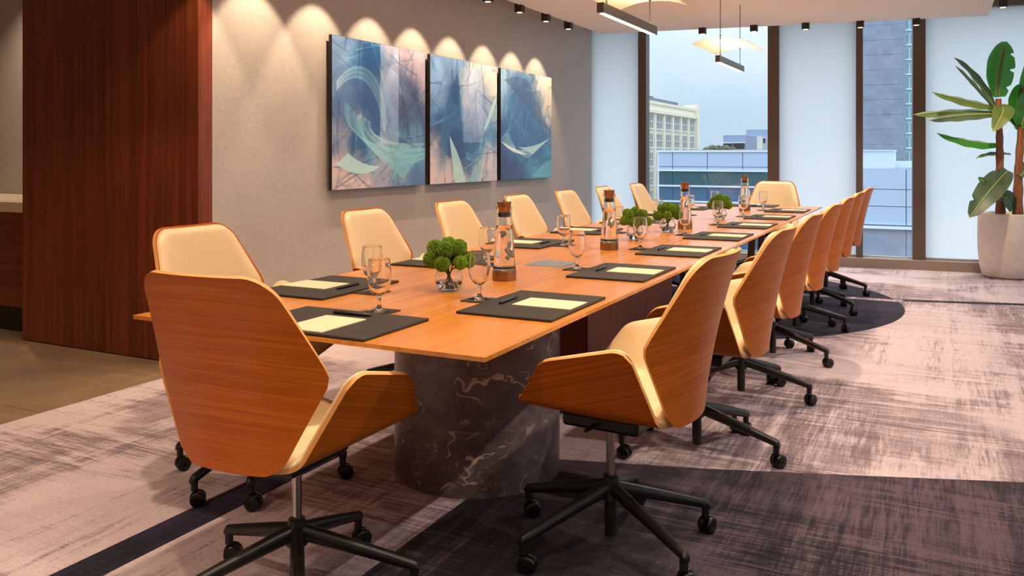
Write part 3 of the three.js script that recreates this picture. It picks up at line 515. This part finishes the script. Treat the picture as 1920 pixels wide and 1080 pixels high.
// ================================================================ LAMPS
function spot(parent, pos, aim, intensity, angle, penumbra, size, col = WARM) {
  const l = new THREE.SpotLight(col, intensity, 0, angle, penumbra, 2); l.position.set(...pos); l.target.position.set(...aim); l.castShadow = true; l.shadow.radius = size; l.shadow.mapSize.set(512, 512);
  l.name = 'lamp'; parent.add(l); parent.add(l.target); return l;
}
function trackHead(label, x, z, aimx, aimz, I, ang, pen, group, col = WARM) {
  const t = thing('track_spotlight', label, 'spotlight', [x, 2.62, z], 0, group);
  part('housing', rbox(-0.036, 0.036, -0.036, 0.05, -0.04, 0.04, 0.004), M.headBlack, t); part('stem', cyl(0.012, 0.012, 0.05, CEIL - 2.62, 10), M.headBlack, t);
  part('lens', new THREE.CylinderGeometry(0.026, 0.026, 0.003, 20).translate(0, -0.0375, 0), M.headLens, t);
  spot(t, [0, -0.045, 0], [aimx, -1, aimz], I, ang, pen, 0.6, col);
}
const ORDX = [...ORD, 'eighth', 'ninth', 'tenth', 'eleventh'];
[-8.37, -7.79, -7.19, -6.56, -5.96, -5.36, -4.72, -4.1, -3.48, -2.86].forEach((z, i) => trackHead(`${ORDX[i]} dark track spotlight from the windows, washing the linen wall`, -3.515, z, -Math.tan(0.35), 0, 4.0, 0.61, 0.22, 'wall washing spotlights'));
[[-2.335, -9.36], [-1.79, -9.42], [-1.266, -9.5], [-0.735, -9.62], [-0.206, -9.7]].forEach(([x, z], i) => trackHead(`${ORD[i]} dark track spotlight from the linen wall, at the soffit edge by the windows`, x, z - 0.02, 0, 0.12, 5.5, 0.75, 0.6, 'window side spotlights', NEUTRAL));
[-7.8, -6.0, -4.2, -2.4, -0.6].forEach((z, i) => trackHead(`${ORD[i]} added dark track spotlight from the windows, beside the soffit over the aisle`, 0.52, z, -0.38, 0, 7.5, 0.85, 0.6, 'aisle spotlights', NEUTRAL));  // unseen aisle heads, added to brighten the floor and chair backs
trackHead('dark track spotlight beside the soffit, aimed at the banana plant', 0.52, -8.9, 0.08, -0.66, 9, 0.5, 0.6, 'aisle spotlights');
// recessed downlights in the soffit above the two rows of chairs
function downlight(x, y, z, I, ang, label, group) {
  const t = thing('downlight', label, 'downlight', [x, y, z], 0, group);
  part('ring', lathe([[0.042, -0.004], [0.056, -0.004], [0.058, -0.001], [0.058, 0], [0.042, 0]], 28), M.plaster, t); part('lens', new THREE.CylinderGeometry(0.041, 0.041, 0.002, 24).translate(0, -0.001, 0), M.headLens, t);
  spot(t, [0, -0.008, 0], [0, -1, 0], I, ang, 0.7, 1.5, WARMSOFT);
}
for (const [x, s] of [[-0.72, 'facing the artwork'], [-2.55, 'below the artwork']]) [-7.4, -5.7, -4.0, -2.3, -0.6].forEach((z, i) => downlight(x, SOFFIT, z, x < -2 && i > 2 ? 8.5 : 12, 0.95, `${ORD[i]} recessed downlight from the windows, over the chairs ${s}`, 'recessed downlights ' + s));
[[-2.9, 0.8], [-1.0, 0.8], [1.4, 0.6], [-2.9, 2.3], [-1.0, 2.3], [1.4, 2.3]].forEach(([x, z], i) => downlight(x, x < 0.45 && z < 1.2 ? SOFFIT : CEIL, z, 12.5, 1.05, `${ORD[i]} added recessed downlight in the ceiling before the back wall`, 'added back wall downlights'));  // unseen downlights added behind the camera to brighten what faces it
for (const [x, z] of [[-5.2, -2.2], [-6.6, -2.2], [-5.2, 0.3], [-6.6, -4.2]]) downlight(x, CEIL, z, z < -4 ? 9 : 5.5, 0.85, z < -4 ? 'round recessed downlight over the lobby niche counter' : 'round recessed downlight in the lobby ceiling', z < -4 ? undefined : 'lobby downlights');
// pendants: a lit bar under a floating curved sheet
function pendant(label, zc) {
  const t = thing('pendant_lamp', label, 'pendant lamp', [TCX - 0.005, 0, zc], 0, 'pendant lamps over the table');
  part('bar', rbox(-0.02, 0.02, 2.03, 2.085, -0.5, 0.5, 0.002), M.bar, t, 'grey metal light bar'); part('diffuser', box(-0.014, 0.014, 2.027, 2.031, -0.47, 0.47), M.glow, t, 'glowing strip'); part('up_diffuser', box(-0.012, 0.012, 2.084, 2.088, -0.44, 0.44), M.glow, t);
  part('sheet', sheet((u, v) => V((u - 0.5) * 0.47, 2.245 - 0.047 * (2 * u - 1) ** 2, (0.5 - v) * 0.9), 20, 2, 0, 0.0015, 1).face, M.pendant, t, 'curved translucent cream sheet');
  for (const z of [0.4, -0.4]) { part('cord', cyl(0.003, 0.003, 2.085, SOFFIT, 8).translate(0, 0, z), M.cord, t); part('grip', cyl(0.008, 0.006, 2.085, 2.105, 10).translate(0, 0, z), M.cord, t); part('sheet_clip', cyl(0.007, 0.007, 2.236, 2.262, 10).translate(0, 0, z), M.cord, t); }
  const dn = new THREE.RectAreaLight(WARMSOFT, 60, 0.028, 0.94); dn.rotation.x = -Math.PI / 2; dn.position.set(0, 2.025, 0); dn.name = 'lamp'; t.add(dn);
  const up = new THREE.RectAreaLight(WARMSOFT, 58, 0.024, 0.88); up.rotation.x = Math.PI / 2; up.position.set(0, 2.0895, 0); up.name = 'lamp'; t.add(up);
}
pendant('bar pendant with curved cream sheet over the table middle', -4.9); pendant('bar pendant with curved cream sheet nearest the windows', -7.68); pendant('bar pendant with curved cream sheet over the marble drum end', -2.1);

// ================================================================ LOBBY COUNTER
{
  const t = thing('credenza', 'dark wood counter with pale top in the lobby niche', 'counter', [-7.23, 0, -4.2]);
  part('body', box(-1.68, 1.68, 0.185, 0.846, -0.39, 0.415, 1.6), M.darkWood, t); part('top', rbox(-1.68, 1.68, 0.846, 0.917, -0.39, 0.42, 0.003), std({ color: 0xe2cdb0, roughness: 0.4 }), t, 'pale stone top'); part('toe_kick', box(-1.68, 1.68, 0, 0.185, -0.39, 0.36), M.black, t);
}

// ================================================================ PLANT
{
  const Z0 = 8.72, base = atDepth(1888, 400, Z0); base.y = 0;
  const pot = thing('planter', 'large tapered off white stone planter by the windows', 'planter', [base.x, 0, base.z]);
  const potTex = tex(512, 512, (u, v) => { const k = 0.88 + 0.2 * fbm(u * 6, v * 4, 6, 4, 301, 4) + 0.06 * (fbm(u * 60, v * 60, 60, 60, 302, 2) - 0.5); return [236 * k, 224 * k, 213 * k]; });
  part('pot', lathe([[0, 0], [0.2, 0], [0.225, 0.02], [0.25, 0.12], [0.266, 0.3], [0.268, 0.5], [0.262, 0.645], [0.255, 0.655], [0.245, 0.652], [0.245, 0.62], [0, 0.62]], 56), std({ map: potTex, roughness: 0.8 }), pot);
  part('soil', new THREE.CylinderGeometry(0.24, 0.24, 0.03, 32).translate(0, 0.612, 0), std({ color: 0x3a2a1e, roughness: 1 }), pot);
  const plant = thing('banana_plant', 'tall banana plant with broad green leaves in the stone planter', 'plant', [base.x, 0.61, base.z]);
  const rel = (px, py, dz = 0) => atDepth(px, py, Z0 + dz).sub(V(base.x, 0.61, base.z));
  const barkTex = tex(256, 512, (u, v) => { const k = 0.75 + 0.5 * fbm(u * 10, v * 30, 10, 30, 311, 4); return [150 * k, 96 * k, 66 * k]; });
  const bark = std({ map: barkTex, roughness: 0.9 });
  const taper = (pts, r0, r1) => { const g = tube(pts, 1, 24, 12), c = new THREE.CatmullRomCurve3(pts), p = g.attributes.position; for (let i = 0; i < p.count; i++) { const k = Math.floor(i / 13) / 24, q = c.getPointAt(k), s = lerp(r0, r1, k) * (1 + 0.08 * Math.sin(k * 40)); p.setXYZ(i, q.x + (p.getX(i) - q.x) * s, q.y + (p.getY(i) - q.y) * s, q.z + (p.getZ(i) - q.z) * s); } g.computeVertexNormals(); return g; };
  part('trunk', taper([rel(1876, 403.5), rel(1875, 340), rel(1874, 250), rel(1872, 185)], 0.046, 0.026), bark, plant); part('trunk', taper([rel(1908, 403.5, 0.05), rel(1910, 320, 0.05), rel(1914, 250, 0.04), rel(1920, 165, 0.02)], 0.05, 0.022), bark, plant);
  const green = (c) => std({ color: c, roughness: 0.4, transmission: 0.38, thickness: 0, side: THREE.DoubleSide });
  const gA = green(0x3f8a2c), gB = green(0x6b7d38), gC = green(0x4d6040), gD = green(0x8ea064), rib = std({ color: 0x9cab4e, roughness: 0.5 });
  function leaf(a, m, b, width, face, mat, fold = 0.25, cut = 0) {       // a stem end, m bend, b tip; face = direction the blade looks
    const cv = new THREE.QuadraticBezierCurve3(a, m, b), n = 22, pos = [], idx = [];
    for (let i = 0; i <= n; i++) { const t = i / n, p = cv.getPoint(t), tg = cv.getTangent(t), side = tg.clone().cross(face).normalize(), up = side.clone().cross(tg).normalize(); const w = width * Math.pow(Math.sin(Math.PI * clamp(0.06 + 0.94 * t)), 0.55) * (t > 0.97 ? 0.4 : 1); for (let k = -3; k <= 3; k++) { const s = k / 3, wv = 0.004 * Math.sin(t * 22 + s * 2) * Math.abs(s); const q = p.clone().addScaledVector(side, s * w * (cut && k === 3 && i % 7 === 3 ? 0.55 : 1)).addScaledVector(up, Math.abs(s) * w * fold + wv); pos.push(q.x, q.y, q.z); } }
    for (let i = 0; i < n; i++) for (let k = 0; k < 6; k++) { const q = i * 7 + k; idx.push(q, q + 1, q + 7, q + 1, q + 8, q + 7); }
    const g = new THREE.BufferGeometry(); g.setAttribute('position', new THREE.Float32BufferAttribute(pos, 3)); g.setIndex(idx); g.computeVertexNormals();
    const l = part(numPart('leaf', leaf.n = (leaf.n ?? -1) + 1), g, mat, plant); const rg = tube(Array.from({ length: 8 }, (_, i) => cv.getPoint(i / 7)), 0.005, 16, 6); part('midrib', rg, rib, l); return l;
  }
  const cam = V(SA, 0.1, CA), up = V(0, 1, 0);
  leaf(rel(1874, 182), rel(1868, 120), rel(1888, 78), 0.145, cam, gA, 0.15, 1); leaf(rel(1868, 178, -0.03), rel(1866, 130, -0.04), rel(1884, 82, -0.03), 0.03, cam.clone().add(V(0.6, 0, 0)), gB, 0.9);
  leaf(rel(1866, 205), rel(1838, 150), rel(1789, 108), 0.065, cam.clone().add(up), gC, 0.3); leaf(rel(1858, 198, 0.05), rel(1828, 165, 0.05), rel(1792, 124, 0.08), 0.035, cam.clone().add(up), gD, 0.5);
  leaf(rel(1868, 200), rel(1815, 190), rel(1748, 173), 0.085, up.clone().addScaledVector(cam, 0.8), gB, -0.3); leaf(rel(1868, 210), rel(1800, 205), rel(1713, 215), 0.085, up.clone().addScaledVector(cam, 0.7), gB, -0.3); leaf(rel(1866, 214, -0.1), rel(1805, 212, -0.12), rel(1742, 226, -0.12), 0.07, up.clone().addScaledVector(cam, 0.8), gC, -0.3);
  leaf(rel(1872, 205, -0.06), rel(1895, 190, -0.15), rel(1862, 247, -0.25), 0.1, cam.clone().add(up), gB, 0.2); leaf(rel(1905, 240, 0.0), rel(1888, 215, -0.05), rel(1850, 205, -0.1), 0.07, cam.clone().add(up), gC, 0.3);
  leaf(rel(1870, 270), rel(1820, 268), rel(1757, 250), 0.085, up.clone().addScaledVector(cam, 0.7), gA, -0.35); leaf(rel(1895, 290), rel(1865, 286), rel(1831, 296), 0.035, up.clone().addScaledVector(cam, 0.6), gC, 0.3);
  leaf(rel(1890, 320, -0.1), rel(1862, 345, -0.36), rel(1818, 408, -0.46), 0.12, cam.clone().add(V(-0.2, 0.7, 0)), gC, 0.15, 1); leaf(rel(1898, 395, -0.05), rel(1890, 360, -0.1), rel(1868, 372, -0.12), 0.08, cam, gC, 0.3); leaf(rel(1870, 365, 0.1), rel(1850, 345, 0.12), rel(1834, 332, 0.15), 0.04, cam, gA, 0.2);
  leaf(rel(1912, 242, 0.05), rel(1900, 190, 0.08), rel(1915, 158, 0.1), 0.1, cam, gA, 0.15); leaf(rel(1916, 235, 0), rel(1925, 190, 0), rel(1960, 150, -0.1), 0.13, cam, gA, 0.2); leaf(rel(1916, 240, 0), rel(1945, 215, -0.1), rel(1990, 225, -0.2), 0.12, cam.clone().add(up), gA, 0.25); leaf(rel(1918, 200, 0), rel(1935, 130, 0.1), rel(1960, 80, 0.1), 0.12, cam, gA, 0.2); leaf(rel(1912, 330, 0), rel(1940, 300, 0), rel(1990, 320, -0.1), 0.1, cam.clone().add(up), gC, 0.2);
}

// ================================================================ THE CITY OUTSIDE
{
  const g = struct('ground_street', 'grey street level far below the windows', 'street'); part('asphalt', box(-320, 260, -22.3, -22, -420, -12, 8), std({ color: 0x7c7f82, roughness: 1 }), g);
  // cream industrial block, its long front parallel to the room
  const cream = std({ color: 0xf0e6d0, roughness: 0.95 }), creamTrim = cream, winGlass = std({ color: 0x2f3a44, roughness: 0.15 }), winFrame = std({ color: 0xe9e9e4, roughness: 0.7 });
  const b = thing('industrial_building', 'cream multi storey block with gridded windows', 'building', [-55, -22, -190]);
  part('wall', box(-24, 0, 0, 34.2, -24.5, 40), cream, b); part('cornice', box(-24.6, 0.7, 32.2, 32.9, -25, 40), creamTrim, b); part('parapet', box(-24, 0.3, 34.2, 34.8, -24.5, 40), creamTrim, b);
  part('corner_pier', box(-2.6, 0.8, 0, 35.8, -24.9, -22.6), cream, b); part('roof_ridge', merge([box(-18, -4, 34.2, 36.4, -22, 30), box(-12, -8, 36.4, 37.6, -14, -8)]), std({ color: 0x6d7a86, roughness: 0.8 }), b);
  const wg = box(0.02, 0.12, 0, 2.9, -2.25, 2.25), fr = merge([...[-2.2, -1.1, 0, 1.1, 2.2].map(z => box(0.1, 0.26, 0, 2.9, z - 0.11, z + 0.11)), box(0.1, 0.26, 1.35, 1.55, -2.25, 2.25), box(0.05, 0.34, -0.25, 0, -2.5, 2.5)]), pier = box(0, 0.4, 0, 32.2, -0.55, 0.55);
  for (let c = 0; c < 8; c++) { const z = 190 - 181.9 - 6.9 * (c - 2); if (c < 7) for (let r = 0; r < 7; r++) { const w = part(numPart('window', c * 7 + r), wg, winGlass, b, undefined, [0, 28.9 - 4.05 * r, z]); part('frame', fr, winFrame, w); } part(numPart('pilaster', c), pier, creamTrim, b, undefined, [0, 0, z + 3.45]); }
  // pale blue panelled building close by
  const panelM = std({ color: 0xb9cbe4, roughness: 0.5 }), glassM = std({ color: 0x35606c, roughness: 0.12 }), glassB = std({ color: 0x4d6d8c, roughness: 0.12 }), whiteM = std({ color: 0xe3edf6, roughness: 0.6 });
  const p = thing('office_building', 'pale blue panelled office block with green glass bands', 'building', [0, 0, -45]);
  part('core', box(-13.55, -5.2, -22, 1.4, -16, -0.15), std({ color: 0x9fb2c8, roughness: 0.8 }), p); part('coping', box(-13.7, -5.1, 1.38, 1.48, -16, 0.06), whiteM, p);
  const xs = [-13.62, -12.83, -10.95, -9.11, -7.27, -5.2];
  for (let i = 0; i < 5; i++) { part(numPart('panel', i), box(xs[i] + 0.02, xs[i + 1] - 0.02, 0.62, 1.36, -0.15, 0), panelM, p); part(numPart('lower_panel', i), box(xs[i] + 0.02, xs[i + 1] - 0.02, 0.4, 0.59, -0.15, 0), panelM, p); for (let k = 0; k < 7; k++) part(numPart('glass_pane', i * 7 + k), box(xs[i] + 0.01, xs[i + 1] - 0.01, -0.36 - 0.83 * k, 0.36 - 0.83 * k, -0.15, -0.06), k === 0 ? glassM : glassB, p); }
  for (let k = 0; k < 8; k++) part(numPart('glazing_bar', k), box(-13.62, -5.2, 0.36 - 0.83 * k, 0.45 - 0.83 * k, -0.15, 0.03), whiteM, p);
  part('corner_strip', box(-13.66, -13.58, -22, 1.4, -0.2, 0.04), whiteM, p);
  // grey tower with a column of windows, and the lower panelled block in front of it
  const ZT = -92, tw = thing('grey_tower', 'tall grey concrete tower with a column of teal windows', 'building', [0, 0, ZT]);
  const X = (px, z) => onZ(px, 290, z).x, Y = (px, py, z) => onZ(px, py, z).y;
  const conc = std({ map: tex(512, 512, (u, v) => { const k = 0.9 + 0.2 * fbm(u * 8, v * 8, 8, 8, 401, 5); return [146 * k, 156 * k, 174 * k]; }), roughness: 0.95 }), concLight = std({ color: 0xb7c3d2, roughness: 0.9 });
  const tx0 = X(1560, ZT), tx1 = X(1694, ZT), tx2 = X(1725, ZT); part('wall', box(tx0, tx1, -22, 40, -14, -0.1, 6), conc, tw); part('window_bay_wall', box(tx1, tx2, -22, 40, -14, -0.4, 6), concLight, tw);
  for (let k = 0; k < 13; k++) { const y = Y(1650, 47 + 28 * (k - 3), ZT); part(numPart('concrete_band', k), box(tx0, tx1, y - 1.48, y + 0.02, -0.1, 0.02, 6), conc, tw); const wy = Y(1705, 45 + 27.8 * (k - 3), ZT); const w = part(numPart('window', k), box(X(1699.5, ZT), X(1711, ZT), wy - 0.48, wy + 0.48, -0.42, -0.3), std({ color: 0x7da7b4, roughness: 0.15 }), tw); part('frame', merge([box(X(1705, ZT) - 0.03, X(1705, ZT) + 0.03, wy - 0.48, wy + 0.48, -0.32, -0.26), box(X(1698, ZT), X(1713, ZT), wy - 0.6, wy - 0.48, -0.4, -0.2)]), whiteM, w); }
  const ZP = -34, pb = thing('panelled_annex', 'low pale blue panelled annex in front of the tower', 'building', [0, 0, ZP]);
  const lx0 = X(1560, ZP), lx1 = X(1780, ZP), jx = X(1699, ZP); part('core', box(lx0, lx1, -22, Y(1660, 316, ZP) - 0.02, -8, -0.12), std({ color: 0x8fa0b4, roughness: 0.8 }), pb);
  const rows = [315, 355, 387, 422]; for (let r = 0; r < 3; r++) for (let c = 0; c < 2; c++) part(numPart('panel', r * 2 + c), box(c ? jx + 0.015 : lx0, c ? lx1 : jx - 0.015, Y(1660, rows[r + 1], ZP) + 0.012, Y(1660, rows[r], ZP) - 0.012, -0.12, 0), panelM, pb);
  part('ledge', box(lx0, lx1, Y(1660, 429, ZP), Y(1660, 424, ZP), -0.12, 0.12), whiteM, pb); for (let c = 0; c < 2; c++) part(numPart('plinth', c), box(c ? jx + 0.01 : lx0, c ? lx1 : jx - 0.01, -8, Y(1660, 430, ZP), -0.12, -0.03, 6), conc, pb);
  part('roof_box', box(X(1600, ZP), X(1673, ZP), Y(1650, 316, ZP), Y(1650, 282, ZP), -3, -0.8), std({ color: 0xd8e4f2, roughness: 0.7 }), pb); part('roof_box_trim', box(X(1600, ZP), X(1675, ZP), Y(1650, 283, ZP), Y(1650, 281, ZP), -3.05, -0.75), whiteM, pb); part('roof_parapet', box(X(1673, ZP), lx1, Y(1690, 316, ZP), Y(1690, 303, ZP), -3, -2.6), whiteM, pb);
  // far blocks on the skyline
  const ZF = -170; const far = (name, label, x0, x1, y0, col, z = ZF, wins) => { const t = thing(name, label, 'building', [0, 0, z]); part('wall', box(X(x0, z), X(x1, z), -22, Y((x0 + x1) / 2, y0, z), -12, 0), std({ color: col, roughness: 0.9 }), t); (wins || []).forEach(([a, c, d, e], i) => part(numPart('window', i), box(X(a, z), X(c, z), Y(a, e, z), Y(a, d, z), 0, 0.12), winGlass, t)); return t; };
  const fb = far('far_block', 'distant slate blue box building on the skyline', 1356, 1397.5, 253.5, 0x8d97b2, ZF, [[1357, 1372, 270, 280], [1376, 1395, 269, 279]]); part('canopy', box(X(1354, ZF), X(1398, ZF), Y(1375, 268.5, ZF), Y(1375, 267, ZF), 0, 1.5), whiteM, fb);
  far('far_block', 'distant narrow cream building on the skyline', 1397.6, 1410, 254, 0xdcd8cf, ZF - 14, [[1404, 1406, 265, 274]]); const f3 = far('far_block', 'distant grey building with small dark windows on the skyline', 1399, 1450, 255.5, 0xb6bcc6, -205, [[1411, 1413.5, 260, 268], [1423, 1427, 260, 268], [1431, 1435, 260, 268], [1411, 1413.5, 271, 279], [1423, 1426, 271, 279]]); part('attic', box(X(1398.6, -205), X(1450, -205), Y(1420, 255.5, -205), Y(1420, 243, -205), -11, -0.4), std({ color: 0x9cb0d0, roughness: 0.8 }), f3);
  // roof-terrace shrubs beyond the panelled office
  const r = rng(77); for (let i = 0; i < 9; i++) { const px = 1323 + i * 6.2 + r() * 3, z = -120, s = 0.45 + r() * 0.45; const g = new THREE.IcosahedronGeometry(1, 3), q = g.attributes.position; for (let k = 0; k < q.count; k++) { const f = 0.75 + 0.5 * hash(Math.round(q.getX(k) * 50), Math.round(q.getY(k) * 50 + q.getZ(k) * 91), i); q.setXYZ(k, q.getX(k) * f, q.getY(k) * f * 0.8, q.getZ(k) * f); } g.computeVertexNormals(); const t = thing('roof_shrub', 'small dark shrub on a distant roof terrace', 'shrub', [X(px, z), Y(px, 281.5, z), z], 0, 'roof terrace shrubs'); const m = part('foliage', g, std({ color: [0x5c6a50, 0x76855c, 0x6a6a62][i % 3], roughness: 1 }), t); m.scale.setScalar(s); }
  const rt = thing('roof_terrace', 'low distant roof carrying the terrace shrubs', 'building', [0, 0, -120]); part('roof', box(X(1300, -120), X(1460, -120), -22, Y(1350, 281, -120), -8, 3), std({ color: 0xb9b4a8, roughness: 0.9 }), rt);
}
shadow(scene);
renderer.render(scene, camera);
